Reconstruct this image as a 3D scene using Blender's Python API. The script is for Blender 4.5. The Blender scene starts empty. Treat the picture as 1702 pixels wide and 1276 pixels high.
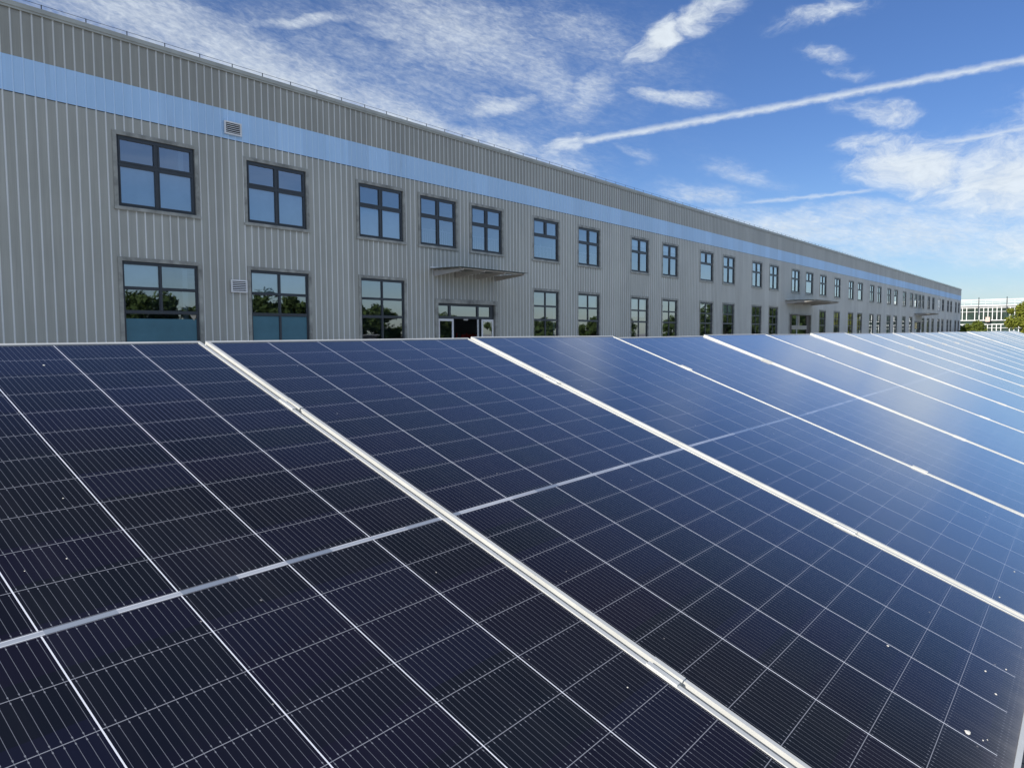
import bpy, math, random
from mathutils import Vector, Matrix
R = math.radians
sc = bpy.context.scene
col = sc.collection
EYE = 1.75
rng = random.Random(5)

# ------------------------------------------------------------------ helpers
class MB:
    """collects boxes, quads and tubes and links them as ONE mesh object"""
    def __init__(s): s.v = []; s.f = []; s.mi = []
    def quad(s, pts, m=0):
        n = len(s.v); s.v += [tuple(p) for p in pts]; s.f.append(tuple(range(n, n+len(pts)))); s.mi.append(m)
    def box(s, x0, x1, y0, y1, z0, z1, m=0):
        n = len(s.v)
        s.v += [(x0,y0,z0),(x1,y0,z0),(x1,y1,z0),(x0,y1,z0),(x0,y0,z1),(x1,y0,z1),(x1,y1,z1),(x0,y1,z1)]
        for f in ((0,3,2,1),(4,5,6,7),(0,1,5,4),(1,2,6,5),(2,3,7,6),(3,0,4,7)):
            s.f.append(tuple(n+i for i in f)); s.mi.append(m)
    def tube(s, a, b, r0, r1=None, k=6, m=0):
        a = Vector(a); b = Vector(b); r1 = r0 if r1 is None else r1
        d = (b-a).normalized(); t = Vector((0,0,1)) if abs(d.z) < .9 else Vector((1,0,0))
        p = d.cross(t).normalized(); q = d.cross(p); n = len(s.v)
        for c, r in ((a, r0), (b, r1)):
            for i in range(k):
                an = 2*math.pi*i/k; s.v.append(tuple(c + p*math.cos(an)*r + q*math.sin(an)*r))
        for i in range(k):
            j = (i+1) % k; s.f.append((n+i, n+j, n+k+j, n+k+i)); s.mi.append(m)
        s.f.append(tuple(n+i for i in range(k))[::-1]); s.mi.append(m)
        s.f.append(tuple(n+k+i for i in range(k))); s.mi.append(m)
    def prism(s, poly, axis, lo, hi, m=0):
        """extrude a polygon of 2-D points along axis 'x','y' or 'z'"""
        def P(a, b, c):
            return {'x': (c, a, b), 'y': (a, c, b), 'z': (a, b, c)}[axis]
        n = len(s.v); k = len(poly)
        s.v += [P(a, b, lo) for a, b in poly] + [P(a, b, hi) for a, b in poly]
        for i in range(k):
            j = (i+1) % k; s.f.append((n+i, n+j, n+k+j, n+k+i)); s.mi.append(m)
        s.f.append(tuple(range(n, n+k))[::-1]); s.mi.append(m)
        s.f.append(tuple(range(n+k, n+2*k))); s.mi.append(m)
    def mesh(s, name, mats):
        me = bpy.data.meshes.new(name); me.from_pydata(s.v, [], s.f)
        for m in (mats if isinstance(mats, (list, tuple)) else [mats]): me.materials.append(m)
        if any(s.mi): me.polygons.foreach_set('material_index', s.mi)
        me.update(); return me
    def build(s, name, mats, parent=None): return link(name, s.mesh(name, mats), parent)

def link(name, me, parent=None, loc=None):
    o = bpy.data.objects.new(name, me); col.objects.link(o)
    if parent: o.parent = parent
    if loc: o.location = loc
    return o
def empty(name, loc=(0,0,0)):
    o = link(name, None); o.location = loc; o.empty_display_size = .2; return o
def tag(o, label=None, cat=None, group=None, kind=None):
    if label: o['label'] = label
    if cat: o['category'] = cat
    if group: o['group'] = group
    if kind: o['kind'] = kind
    return o

# ------------------------------------------------------------------ node helpers
class NT:
    def __init__(s, nt): s.nt = nt; nt.nodes.clear()
    def n(s, t, **kw):
        x = s.nt.nodes.new(t)
        for k, v in kw.items(): setattr(x, k, v)
        return x
    def put(s, sock, v):
        if isinstance(v, bpy.types.NodeSocket): s.nt.links.new(v, sock)
        elif v is not None: sock.default_value = v
    def m(s, op, a, b=None, c=None, clamp=False):
        x = s.n('ShaderNodeMath', operation=op, use_clamp=clamp)
        s.put(x.inputs[0], a); s.put(x.inputs[1], b); s.put(x.inputs[2], c); return x.outputs[0]
    def step(s, v, lo, hi, a=0., b=1.):
        x = s.n('ShaderNodeMapRange', interpolation_type='SMOOTHSTEP')
        s.put(x.inputs['Value'], v); s.put(x.inputs['From Min'], lo); s.put(x.inputs['From Max'], hi)
        s.put(x.inputs['To Min'], a); s.put(x.inputs['To Max'], b); return x.outputs[0]
    def lin(s, v, lo, hi, a=0., b=1.):
        x = s.n('ShaderNodeMapRange', clamp=True)
        s.put(x.inputs['Value'], v); s.put(x.inputs['From Min'], lo); s.put(x.inputs['From Max'], hi)
        s.put(x.inputs['To Min'], a); s.put(x.inputs['To Max'], b); return x.outputs[0]
    def noise(s, vec, scale, detail=4., rough=.55, dist=0., out='Fac'):
        x = s.n('ShaderNodeTexNoise'); s.put(x.inputs['Vector'], vec); s.put(x.inputs['Scale'], scale)
        s.put(x.inputs['Detail'], detail); s.put(x.inputs['Roughness'], rough); s.put(x.inputs['Distortion'], dist)
        return x.outputs[out]
    def mix(s, f, a, b, blend='MIX'):
        x = s.n('ShaderNodeMix', data_type='RGBA', blend_type=blend)
        s.put(x.inputs[0], f); s.put(x.inputs[6], a); s.put(x.inputs[7], b); return x.outputs[2]
    def xyz(s, x, y, z):
        c = s.n('ShaderNodeCombineXYZ'); s.put(c.inputs[0], x); s.put(c.inputs[1], y); s.put(c.inputs[2], z); return c.outputs[0]
    def sep(s, v):
        c = s.n('ShaderNodeSeparateXYZ'); s.put(c.inputs[0], v); return c.outputs
    def vscale(s, v, sx, sy, sz):
        x = s.n('ShaderNodeVectorMath', operation='MULTIPLY'); s.put(x.inputs[0], v); x.inputs[1].default_value = (sx, sy, sz); return x.outputs[0]
    def bump(s, h, strength=.3, dist=.01):
        x = s.n('ShaderNodeBump'); s.put(x.inputs['Height'], h); x.inputs['Strength'].default_value = strength
        x.inputs['Distance'].default_value = dist; return x.outputs[0]
def mat(name):
    m = bpy.data.materials.new(name); m.use_nodes = True; t = NT(m.node_tree)
    out = t.n('ShaderNodeOutputMaterial'); return m, t, out
def principled(t, out, color, rough=.5, metal=0., normal=None, spec=None, coat=None, ior=None):
    b = t.n('ShaderNodeBsdfPrincipled')
    t.put(b.inputs['Base Color'], color); t.put(b.inputs['Roughness'], rough); t.put(b.inputs['Metallic'], metal)
    if normal is not None: t.put(b.inputs['Normal'], normal)
    if spec is not None: t.put(b.inputs['Specular IOR Level'], spec)
    if ior is not None: t.put(b.inputs['IOR'], ior)
    if coat is not None: t.put(b.inputs['Coat Weight'], coat)
    t.nt.links.new(b.outputs[0], out.inputs[0]); return b
def C(r, g, b): return (r, g, b, 1.)

def simple(name, c, rough=.5, metal=0., var=.12, scale=3., bump=0.):
    m, t, out = mat(name)
    tc = t.n('ShaderNodeTexCoord').outputs['Object']
    nz = t.noise(tc, scale, 5., .6)
    k = t.lin(nz, .3, .7, 1-var, 1+var)
    cc = t.mix(1., C(*c), t.xyz(k, k, k), 'MULTIPLY')
    nrm = t.bump(nz, bump, .01) if bump else None
    principled(t, out, cc, rough, metal, nrm); return m

# ------------------------------------------------------------------ materials
def cladding(name, c, c2):
    m, t, out = mat(name)
    P = t.n('ShaderNodeNewGeometry').outputs['Position']
    streak = t.noise(t.vscale(P, 9, 9, .35), 1., 4., .6)             # rain streaks run down the sheets
    patch = t.noise(t.vscale(P, .5, .5, .5), 1., 4., .6)
    s = t.sep(P)
    sheet = t.n('ShaderNodeTexWhiteNoise', noise_dimensions='1D')
    t.put(sheet.inputs['W'], t.m('FLOOR', t.m('DIVIDE', s[0], .9024)))
    f = t.m('ADD', t.m('MULTIPLY', streak, .55), t.m('MULTIPLY', patch, .45))
    cc = t.mix(t.lin(f, .36, .62), C(*c), C(*c2))
    grime = t.m('MULTIPLY', t.step(t.noise(t.vscale(P, 2.6, 2.6, .16), 1., 5., .65), .55, .78), t.step(patch, .42, .62))
    cc = t.mix(t.m('MULTIPLY', grime, .38), cc, C(.12, .115, .095))
    k = t.lin(sheet.outputs['Value'], 0, 1, .93, 1.06)
    cc = t.mix(1., cc, t.xyz(k, k, k), 'MULTIPLY')
    micro = t.m('SINE', t.m('MULTIPLY', s[0], 2*math.pi/.0376))       # fine swaging of the pans
    h = t.m('ADD', t.m('MULTIPLY', micro, .5), t.m('MULTIPLY', t.noise(t.vscale(P, 2, 2, .8), 1., 2.), 2.))
    principled(t, out, cc, .42, 0., t.bump(h, .22, .004), spec=.45)
    return m
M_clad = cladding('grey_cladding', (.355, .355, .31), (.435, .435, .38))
M_ribhi = cladding('rib_highlight', (.66, .67, .63), (.75, .76, .72))  # paler colour on the rib tops paints in their sky highlight
M_para = cladding('parapet_cladding', (.285, .282, .24), (.35, .345, .295))
M_ribhipara = cladding('parapet_rib_highlight', (.58, .585, .545), (.65, .655, .61))
M_blue = cladding('blue_cladding', (.42, .64, .88), (.48, .69, .92))
M_ribhiblue = cladding('blue_rib_highlight', (.50, .70, .91), (.55, .74, .93))
M_trim = simple('flashing', (.32, .32, .28), .45, 0., .45, 2.5)
M_cap = simple('parapet_cap', (.42, .43, .38), .4, 0., .15, 1.5)
M_frame = simple('anthracite_frame', (.045, .052, .058), .38, 0., .12)
M_white = simple('white_paint', (.8, .8, .78), .4, 0., .06)
M_rail = simple('railing_paint', (.75, .76, .76), .4, 0., .05)
M_dark = simple('dark_slot', (.02, .02, .022), .7)
M_room = simple('room_plaster', (.50, .52, .52), .9, 0., .2, .6)
M_roomfloor = simple('room_floor', (.14, .14, .14), .7, 0., .2, .6)
M_film = simple('teal_film', (.075, .185, .235), .25, 0., .12, 1.3)
M_blind = simple('roller_blind', (.82, .87, .90), .8, 0., .06, 3.)
M_tan = simple('tan_card', (.42, .38, .30), .8)
M_red = simple('red_paint', (.62, .05, .05), .4)
M_steel = simple('brushed_steel', (.52, .49, .44), .45, .1, .1)
M_galv = simple('galvanised_steel', (.5, .51, .52), .5, .6, .15, 6.)
M_rubber = simple('black_plastic', (.02, .02, .02), .6)
M_roof = simple('roof_sheet', (.4, .4, .4), .6)
M_yellow = simple('yellow_board', (.75, .6, .25), .6)
M_pink = simple('orange_board', (.72, .52, .42), .6)
M_mull = simple('white_mullion', (.78, .79, .74), .45, 0., .05)
M_bark = simple('bark', (.10, .075, .055), .9, 0., .3, 4.)
M_conc = simple('concrete', (.36, .35, .33), .85, 0., .15, 1.)

def glass(name, tint, refl0, dirt=.0):
    """coated pane: mirror-like reflection that grows at grazing angles, the rest looks into the room"""
    m, t, out = mat(name)
    P = t.n('ShaderNodeNewGeometry').outputs['Position']
    wob = t.noise(t.vscale(P, 1.1, 1.1, .9), 1., 1.5, .4)
    nb = t.bump(wob, .035, .02)
    fr = t.n('ShaderNodeFresnel'); fr.inputs['IOR'].default_value = 1.5; t.put(fr.inputs['Normal'], nb)
    f = t.m('ADD', t.m('MULTIPLY', fr.outputs[0], 1.25), refl0, clamp=True)
    g = t.n('ShaderNodeBsdfGlossy'); g.inputs['Color'].default_value = C(.93, .97, 1.); g.inputs['Roughness'].default_value = .015
    t.put(g.inputs['Normal'], nb)
    tr = t.n('ShaderNodeBsdfTransparent'); tr.inputs['Color'].default_value = C(*tint)
    mx = t.n('ShaderNodeMixShader'); t.put(mx.inputs[0], f)
    t.nt.links.new(tr.outputs[0], mx.inputs[1]); t.nt.links.new(g.outputs[0], mx.inputs[2])
    t.nt.links.new(mx.outputs[0], out.inputs[0]); return m
M_glass = glass('window_glass', (.60, .72, .78), .31)
M_canopy = simple('canopy_glass', (.055, .075, .066), .3, 0., .35, 2.)
M_farglass = simple('far_glazing', (.045, .07, .055), .12, 0., .5, .35)

# --- solar glass with its cells. Local x runs across the six columns, local y up the slope, y = 0 at the lower edge
PW, PL = 1.3028, 2.384
CP, RP = .2126, .1055
def solar_material():
    m, t, out = mat('solar_glass')
    tc = t.n('ShaderNodeTexCoord').outputs['Object']
    oi = t.n('ShaderNodeObjectInfo').outputs['Random']
    s = t.sep(tc); x = s[0]; v = t.m('SUBTRACT', PL, s[1])
    inx = t.m('LESS_THAN', t.m('ABSOLUTE', x), 3*CP-.001)
    v1 = t.m('SUBTRACT', v, .0135); v2 = t.m('SUBTRACT', v, 1.187)
    low = t.m('GREATER_THAN', v, 1.1805)
    vv = t.m('ADD', t.m('MULTIPLY', low, v2), t.m('MULTIPLY', t.m('SUBTRACT', 1., low), v1))   # distance into the half-panel
    inv = t.m('MULTIPLY', t.m('GREATER_THAN', vv, 0.), t.m('LESS_THAN', vv, t.m('MULTIPLY_ADD', low, .0215, 11*RP)))
    above = t.m('LESS_THAN', v, 2.343)
    cell = t.m('MULTIPLY', inx, inv)
    def dist(val, pitch):       # distance to the nearest multiple of pitch
        return t.m('ABSOLUTE', t.m('SUBTRACT', t.m('FLOORED_MODULO', t.m('ADD', val, pitch/2), pitch), pitch/2))
    dcol = dist(x, CP); drow = dist(vv, RP); dbus = dist(t.m('ADD', x, CP/32), CP/16)
    lcol = t.m('LESS_THAN', dcol, .00115)
    lrow = t.m('LESS_THAN', drow, .00065)
    lbus = t.m('LESS_THAN', dbus, .00036)
    pad = t.m('MULTIPLY', t.m('LESS_THAN', dbus, .0009), t.m('LESS_THAN', t.m('ABSOLUTE', t.m('SUBTRACT', drow, .006)), .0016))
    idx = t.m('FLOOR', t.m('DIVIDE', t.m('ADD', x, 3*CP), CP)); idy = t.m('FLOOR', t.m('DIVIDE', v, RP))
    wn = t.n('ShaderNodeTexWhiteNoise', noise_dimensions='3D')
    t.put(wn.inputs['Vector'], t.xyz(idx, idy, t.m('MULTIPLY', oi, 97.)))
    cr = t.n('ShaderNodeValToRGB'); e = cr.color_ramp.elements
    e[0].position = 0; e[0].color = C(.0030, .0042, .0118); e[1].position = 1; e[1].color = C(.0046, .0066, .0200)
    a = e.new(.35); a.color = C(.0034, .0064, .0125); b_ = e.new(.7); b_.color = C(.0050, .0050, .0160)
    t.put(cr.inputs[0], wn.outputs['Value'])
    base = cr.outputs[0]
    base = t.mix(t.m('MULTIPLY', lbus, .9), base, C(.165, .175, .20))
    base = t.mix(pad, base, C(.20, .21, .235))
    base = t.mix(t.m('MULTIPLY', lrow, above), base, C(.27, .28, .31))
    base = t.mix(t.m('MULTIPLY', lcol, above), base, C(.80, .82, .85))
    # centre bus ribbons and the white back sheet at the edges
    seg = t.n('ShaderNodeTexWhiteNoise', noise_dimensions='2D')
    t.put(seg.inputs['Vector'], t.xyz(t.m('FLOOR', t.m('DIVIDE', t.m('ADD', x, t.m('MULTIPLY', oi, .2)), .105)), t.m('MULTIPLY', oi, 31.), 0.))
    ribbon = t.mix(seg.outputs['Value'], C(.20, .24, .30), C(.43, .455, .49))
    dmid = t.m('ABSOLUTE', t.m('SUBTRACT', v, 1.1805))
    rib2 = t.mix(t.m('MULTIPLY', t.m('GREATER_THAN', dmid, .0040), t.m('GREATER_THAN', seg.outputs['Value'], .45)), ribbon, C(.72, .74, .77))
    gap = t.m('LESS_THAN', dmid, .0054)
    edge = C(.02, .022, .03)
    noncell = t.mix(gap, edge, rib2)
    base = t.mix(cell, noncell, base)
    # dust: film, grains, and a band that gathers at the lower frame
    film = t.noise(t.vscale(tc, 1.2, .8, 1.), 1.4, 4., .6)
    run = t.noise(t.vscale(tc, 16, 1.2, 1.), 1., 3., .6)
    lowb = t.m('POWER', 2.718, t.m('MULTIPLY', s[1], -28.))
    lowdirt = t.m('MULTIPLY', lowb, t.lin(run, .3, .7, .5, 1.))
    dust = t.m('ADD', t.m('ADD', t.lin(film, .35, .75, .0, .014), t.lin(run, .5, .8, .0, .014)), t.m('MULTIPLY', lowdirt, .55), clamp=True)
    vor = t.n('ShaderNodeTexVoronoi', voronoi_dimensions='2D'); t.put(vor.inputs['Vector'], tc); vor.inputs['Scale'].default_value = 9.
    t.put(vor.inputs['Randomness'], 1.)
    rr = t.sep(vor.outputs['Color'])[0]
    speck = t.m('MULTIPLY', t.m('LESS_THAN', vor.outputs['Distance'], t.lin(rr, .86, 1., .0, .022)), t.m('GREATER_THAN', rr, .86))
    dust = t.m('MAXIMUM', dust, t.m('MULTIPLY', speck, .5))
    base = t.mix(dust, base, C(.42, .40, .37))
    hn = t.noise(t.vscale(tc, 1., 1., 1.), 260., 2., .6)
    wav = t.noise(tc, 3.5, 1., .4)
    h = t.m('ADD', t.m('MULTIPLY', hn, .04), wav)
    nrm = t.bump(h, .045, .01)
    rough = t.m('ADD', .15, t.m('MULTIPLY', dust, .6))
    # textured anti-reflection glass: hardly any mirror at steep angles, a strong one at grazing angles
    lw = t.n('ShaderNodeLayerWeight'); lw.inputs['Blend'].default_value = .5; t.put(lw.inputs['Normal'], nrm)
    f = t.step(lw.outputs['Facing'], .48, .985, .012, .84)
    df = t.n('ShaderNodeBsdfDiffuse'); t.put(df.inputs[0], base); t.put(df.inputs['Normal'], nrm)
    gl = t.n('ShaderNodeBsdfGlossy'); gl.inputs['Color'].default_value = C(.97, .98, 1.); t.put(gl.inputs['Roughness'], rough); t.put(gl.inputs['Normal'], nrm)
    mx = t.n('ShaderNodeMixShader'); t.put(mx.inputs[0], f); t.nt.links.new(df.outputs[0], mx.inputs[1]); t.nt.links.new(gl.outputs[0], mx.inputs[2])
    # a thin dust layer covers more of the glass the flatter one looks across it
    cosv = t.m('MAXIMUM', t.m('SUBTRACT', 1., lw.outputs['Facing']), .03)
    cov = t.m('SUBTRACT', 1., t.m('POWER', 2.718, t.m('DIVIDE', -.006, cosv)))
    du = t.n('ShaderNodeBsdfDiffuse'); du.inputs[0].default_value = C(.44, .44, .42)
    m2 = t.n('ShaderNodeMixShader'); t.put(m2.inputs[0], cov); t.nt.links.new(mx.outputs[0], m2.inputs[1]); t.nt.links.new(du.outputs[0], m2.inputs[2])
    t.nt.links.new(m2.outputs[0], out.inputs[0])
    return m
M_solar = solar_material()
def alu():
    m, t, out = mat('anodised_aluminium')
    tc = t.n('ShaderNodeTexCoord').outputs['Object']
    nz = t.noise(t.vscale(tc, 3, 3, 3), 2., 5., .6)
    cc = t.mix(t.lin(nz, .3, .7), C(.55, .555, .515), C(.66, .665, .62))
    principled(t, out, cc, t.lin(nz, .3, .7, .36, .5), .12); return m
M_alu = alu()
M_drop = simple('bird_dropping', (.72, .70, .62), .9, 0., .25, 60., .4)

# ------------------------------------------------------------------ camera (solved from the photograph)
rt = Vector((0.6239586840678161, -0.781438614687582, -0.0054085165722340305))
up = Vector((0.05645332732122821, 0.03817139308736583, 0.9976752811331612))
fw = Vector((0.7794155389846431, 0.6228134842992104, -0.0679321820962333))
cam = bpy.data.cameras.new('camera'); co = link('camera', cam)
mw = Matrix.Identity(4)
for i, ax in enumerate((rt, up, -fw)):
    for j in range(3): mw[j][i] = ax[j]
mw.translation = Vector((0, 0, EYE)); co.matrix_world = mw
cam.sensor_width = 36; cam.lens = 25.754; cam.clip_start = .05; cam.clip_end = 4000
sc.camera = co

# ------------------------------------------------------------------ light
SUN_AZ, SUN_EL = 279., 30.          # compass degrees from +Y towards +X, elevation
sd = Vector((math.sin(R(SUN_AZ))*math.cos(R(SUN_EL)), math.cos(R(SUN_AZ))*math.cos(R(SUN_EL)), math.sin(R(SUN_EL))))
sun = bpy.data.lights.new('sun', 'SUN'); sun.energy = 4.6; sun.angle = R(.5); sun.color = (1., .93, .84)
so = link('sun', sun); so.rotation_euler = (-sd).to_track_quat('-Z', 'Y').to_euler(); so.location = (0, 0, 60)

w = bpy.data.worlds.new('World'); sc.world = w; w.use_nodes = True
t = NT(w.node_tree)
wo = t.n('ShaderNodeOutputWorld'); bg = t.n('ShaderNodeBackground'); bg.inputs['Strength'].default_value = .1
t.nt.links.new(bg.outputs[0], wo.inputs[0])
sky = t.n('ShaderNodeTexSky', sky_type='NISHITA'); sky.sun_disc = False
sky.sun_elevation = R(SUN_EL); sky.sun_rotation = R(SUN_AZ); sky.altitude = 100; sky.air_density = 1.1; sky.dust_density = .5; sky.ozone_density = 2.6
D = t.n('ShaderNodeTexCoord').outputs['Generated']
dx, dy, dz = t.sep(D)
az = t.m('MULTIPLY', t.m('ARCTAN2', dx, dy), 180/math.pi)
el = t.m('MULTIPLY', t.m('ARCSINE', dz), 180/math.pi)
AE = t.xyz(az, el, 0.)
wp = t.n('ShaderNodeTexNoise'); t.put(wp.inputs['Vector'], t.vscale(AE, .22, .4, 1.)); wp.inputs['Scale'].default_value = 1.; wp.inputs['Detail'].default_value = 4.
wv = t.sep(wp.outputs['Color'])
azw = t.m('ADD', az, t.m('MULTIPLY', t.m('SUBTRACT', wv[0], .5), 5.))
elw = t.m('ADD', el, t.m('MULTIPLY', t.m('SUBTRACT', wv[1], .5), 2.4))
# az, el, half width, half height, tilt, weight  (degrees on the sky)
PUFFS = [(62.6,21.0,2.4,1.1,22,1.1),(65.6,22.2,3.6,1.0,24,.9),(77.9,14.6,2.2,.9,-12,.75),(80.,11.0,4.2,2.0,-15,1.05),(84.8,9.4,3.8,3.0,-6,1.05),(85.5,5.6,3.0,1.8,0,.8),
         (74.0,18.5,1.7,.7,-20,.6),(75.6,17.3,1.8,.5,-10,.5),(73.6,21.3,3.6,.8,4,.62),(76.6,12.9,2.4,.8,4,.7),(54.9,14.0,2.2,.9,14,.75),(88,12,4,3,0,.7)]
WISPS = [(42,19.,20,5.,-12,.42),(60,19.5,7,4,-20,.34),(27,20,12,3.2,-16,.8),(34,18.,10,2.3,-20,1.0),(43,15.4,8,2.0,-20,1.05),(50,13.6,6,1.6,-16,.9),(35.8,21.9,4.6,.55,8,.85),(47.5,21.6,9,3.2,-12,.72),(53.5,19.2,5,1.7,-35,.62),
         (57.2,17.6,1.6,2.6,-55,.75),(50.8,16.9,3.6,.65,4,.95),(63.4,16.8,3.0,.55,-6,1.0),(52,13.2,7,1.8,-10,.6),(69.2,11.4,3.2,.7,-24,.55),(66,10.2,4,1.1,-10,.55),
         (76,8.2,8,.8,3,.8),(71,7.4,8,1.3,-4,.95),(79.5,6.8,8,1.5,2,.8),(84.5,5.4,4,1.6,-2,.7),(73.5,5.2,9,1.2,-3,.55),(60.5,13.3,1.8,.5,-28,.45),(86,2.5,12,1.4,0,.35),(57,21.5,6,2.0,-20,.5)]
def blobs(lst, A, E):
    tot = None
    for a0, e0, wa, we, ang, wt in lst:
        ca, sa = math.cos(R(ang)), math.sin(R(ang))
        ddx = t.m('SUBTRACT', A, a0); ddy = t.m('SUBTRACT', E, e0)
        u = t.m('MULTIPLY_ADD', ddx, ca/wa, t.m('MULTIPLY', ddy, sa/wa)); v = t.m('MULTIPLY_ADD', ddx, -sa/we, t.m('MULTIPLY', ddy, ca/we))
        r2 = t.m('MULTIPLY_ADD', u, u, t.m('MULTIPLY', v, v))
        g = t.m('MULTIPLY', t.m('POWER', 2.718, t.m('MULTIPLY', r2, -.9)), wt)
        tot = g if tot is None else t.m('MAXIMUM', tot, g)
    return tot
puff = blobs(PUFFS, azw, elw); wisp = blobs(WISPS, azw, elw)
npuff = t.noise(t.vscale(t.xyz(azw, elw, 1.), .55, 1.05, 1.), 1., 9., .68)
nst = t.n('ShaderNodeMapping'); nst.inputs['Rotation'].default_value = (0, 0, R(14)); t.put(nst.inputs['Vector'], AE)
nwisp = t.noise(t.vscale(nst.outputs[0], .36, 1.0, 1.), 1., 9., .68, .5)
ripple = t.noise(t.vscale(nst.outputs[0], 1.5, 4.2, 1.), 1., 5., .65, .5)
dp = t.step(t.m('ADD', t.m('MULTIPLY', puff, 1.15), t.m('MULTIPLY', t.m('SUBTRACT', npuff, .5), 1.7)), .12, 1.25)
dp = t.m('MULTIPLY', dp, t.step(puff, .08, .45))
wn_ = t.m('ADD', t.m('MULTIPLY', t.m('SUBTRACT', nwisp, .5), 1.1), t.m('MULTIPLY', t.m('SUBTRACT', ripple, .5), .6))
dw = t.m('MULTIPLY', t.step(t.m('ADD', wisp, wn_), -.08, 1.2), t.step(wisp, .02, .5))
dw = t.m('MAXIMUM', dw, t.m('MULTIPLY', t.step(wisp, .12, 1.), t.lin(nwisp, .3, .7, .22, .5)))
dw = t.m('MULTIPLY', dw, t.lin(ripple, .3, .7, .62, .9))
# vapour trails: narrow bands whose elevation follows a curve over the azimuth
tn = t.noise(t.vscale(AE, 1.1, 2.4, 1.), 1., 5., .6)
def trail(c2, c1, c0, a0, a1, w0, w1, wt):
    ec = t.m('ADD', t.m('MULTIPLY', t.m('MULTIPLY_ADD', az, c2, c1), az), c0)
    dd = t.m('ABSOLUTE', t.m('SUBTRACT', t.m('ADD', el, t.m('MULTIPLY', t.m('SUBTRACT', tn, .5), .42)), ec))
    hw = t.lin(az, a0, a1, w0, w1)
    k = t.m('SUBTRACT', 1., t.step(dd, t.m('MULTIPLY', hw, -.15), hw))
    k = t.m('MULTIPLY', k, t.m('MULTIPLY', t.step(az, a0-1, a0+2), t.m('SUBTRACT', 1., t.step(az, a1-2, a1+1))))
    return t.m('MULTIPLY', k, t.m('MULTIPLY', wt, t.lin(tn, .2, .7, .72, 1.08)))
tr1 = trail(-.001865830, .3427921, .857048, 55.6, 110, .42, .36, .88)
tr2 = trail(.00070918, -.0706522, 10.937542, 68.5, 78, .24, .2, .6)
tr3 = trail(.012531, -2.03567, 94.9941, 80.5, 90, .36, .3, .8)
# cloud added outside the view to light the shaded wall, also seen in reflections
q = t.xyz(t.m('DIVIDE', dx, t.m('ADD', t.m('ABSOLUTE', dz), .12)), t.m('DIVIDE', dy, t.m('ADD', t.m('ABSOLUTE', dz), .12)), 0.)
gen = t.step(t.noise(q, .9, 7., .62, .4), .36, .68)
inview = t.m('MULTIPLY', t.step(az, 8, 20), t.m('MULTIPLY', t.m('SUBTRACT', 1., t.step(az, 92, 104)), t.m('SUBTRACT', 1., t.step(el, 24, 32))))
gen = t.m('MULTIPLY', t.m('MULTIPLY', gen, t.m('MULTIPLY', t.lin(el, 10., 26., .07, .97), t.step(dy, -.6, -.12, 1., 0.))), t.m('SUBTRACT', 1., inview))
dens = t.m('MAXIMUM', t.m('MAXIMUM', dp, dw), t.m('MAXIMUM', t.m('MAXIMUM', tr1, tr2), t.m('MAXIMUM', tr3, gen)))
dens = t.m('MULTIPLY', dens, t.step(el, -1, 3.))
tint = t.mix(t.step(el, 0., 16.), C(.64, .75, .98), C(.475, .625, .93))
skyc = t.mix(1., sky.outputs[0], tint, 'MULTIPLY')
sund = t.n('ShaderNodeVectorMath', operation='DOT_PRODUCT'); t.put(sund.inputs[0], D); sund.inputs[1].default_value = tuple(sd)
glow = t.m('POWER', t.m('MAXIMUM', sund.outputs['Value'], 0.), 2.5)
shade = t.m('MULTIPLY', t.lin(npuff, .3, .75, .86, 1.04), t.m('MULTIPLY_ADD', glow, 4.4, 1.0))  # cloud brightening towards the sun, raised to fill the shaded wall
shade = t.m('MULTIPLY', shade, t.lin(dy, -.1, -.5, 1., 1.35))          # southern clouds brightened further as added fill on the wall
cl = t.mix(1., C(6.9, 7.5, 8.0), t.xyz(shade, shade, shade), 'MULTIPLY')
t.put(bg.inputs['Color'], t.mix(t.m('MULTIPLY', dens, .9), skyc, cl))

# ------------------------------------------------------------------ ground
def ground_mats():
    m, t, out = mat('ground_concrete')
    P = t.n('ShaderNodeNewGeometry').outputs['Position']
    a = t.noise(P, .35, 6., .6); b = t.noise(P, 14., 4., .6)
    c = t.mix(t.lin(a, .3, .7), C(.22, .215, .205), C(.31, .30, .285))
    principled(t, out, c, .9, 0., t.bump(b, .3, .01))
    m2, t, out = mat('asphalt')
    P = t.n('ShaderNodeNewGeometry').outputs['Position']
    a = t.noise(P, .5, 6., .6); b = t.noise(P, 90., 2., .6)
    c = t.mix(t.lin(a, .3, .7), C(.045, .045, .046), C(.075, .073, .07))
    principled(t, out, c, .88, 0., t.bump(b, .5, .008))
    m3, t, out = mat('brick_paving')
    P = t.n('ShaderNodeNewGeometry').outputs['Position']
    br = t.n('ShaderNodeTexBrick'); t.put(br.inputs['Vector'], P); br.inputs['Scale'].default_value = 1.
    br.inputs['Brick Width'].default_value = .22; br.inputs['Row Height'].default_value = .11; br.inputs['Mortar Size'].default_value = .006
    br.inputs['Color1'].default_value = C(.21, .20, .185); br.inputs['Color2'].default_value = C(.27, .255, .235); br.inputs['Mortar'].default_value = C(.09, .085, .075)
    a = t.noise(P, .8, 6., .6); k = t.lin(a, .3, .7, .75, 1.15)
    principled(t, out, t.mix(1., br.outputs['Color'], t.xyz(k, k, k), 'MULTIPLY'), .9, 0., t.bump(br.outputs['Fac'], -.4, .006))
    return m, m2, m3
M_ground, M_asph, M_brick = ground_mats()
M_road = simple('pale_bounce_road', (.42, .41, .39), .85, 0., .15, .6)  # road colour made pale to bounce light onto the shaded wall
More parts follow.
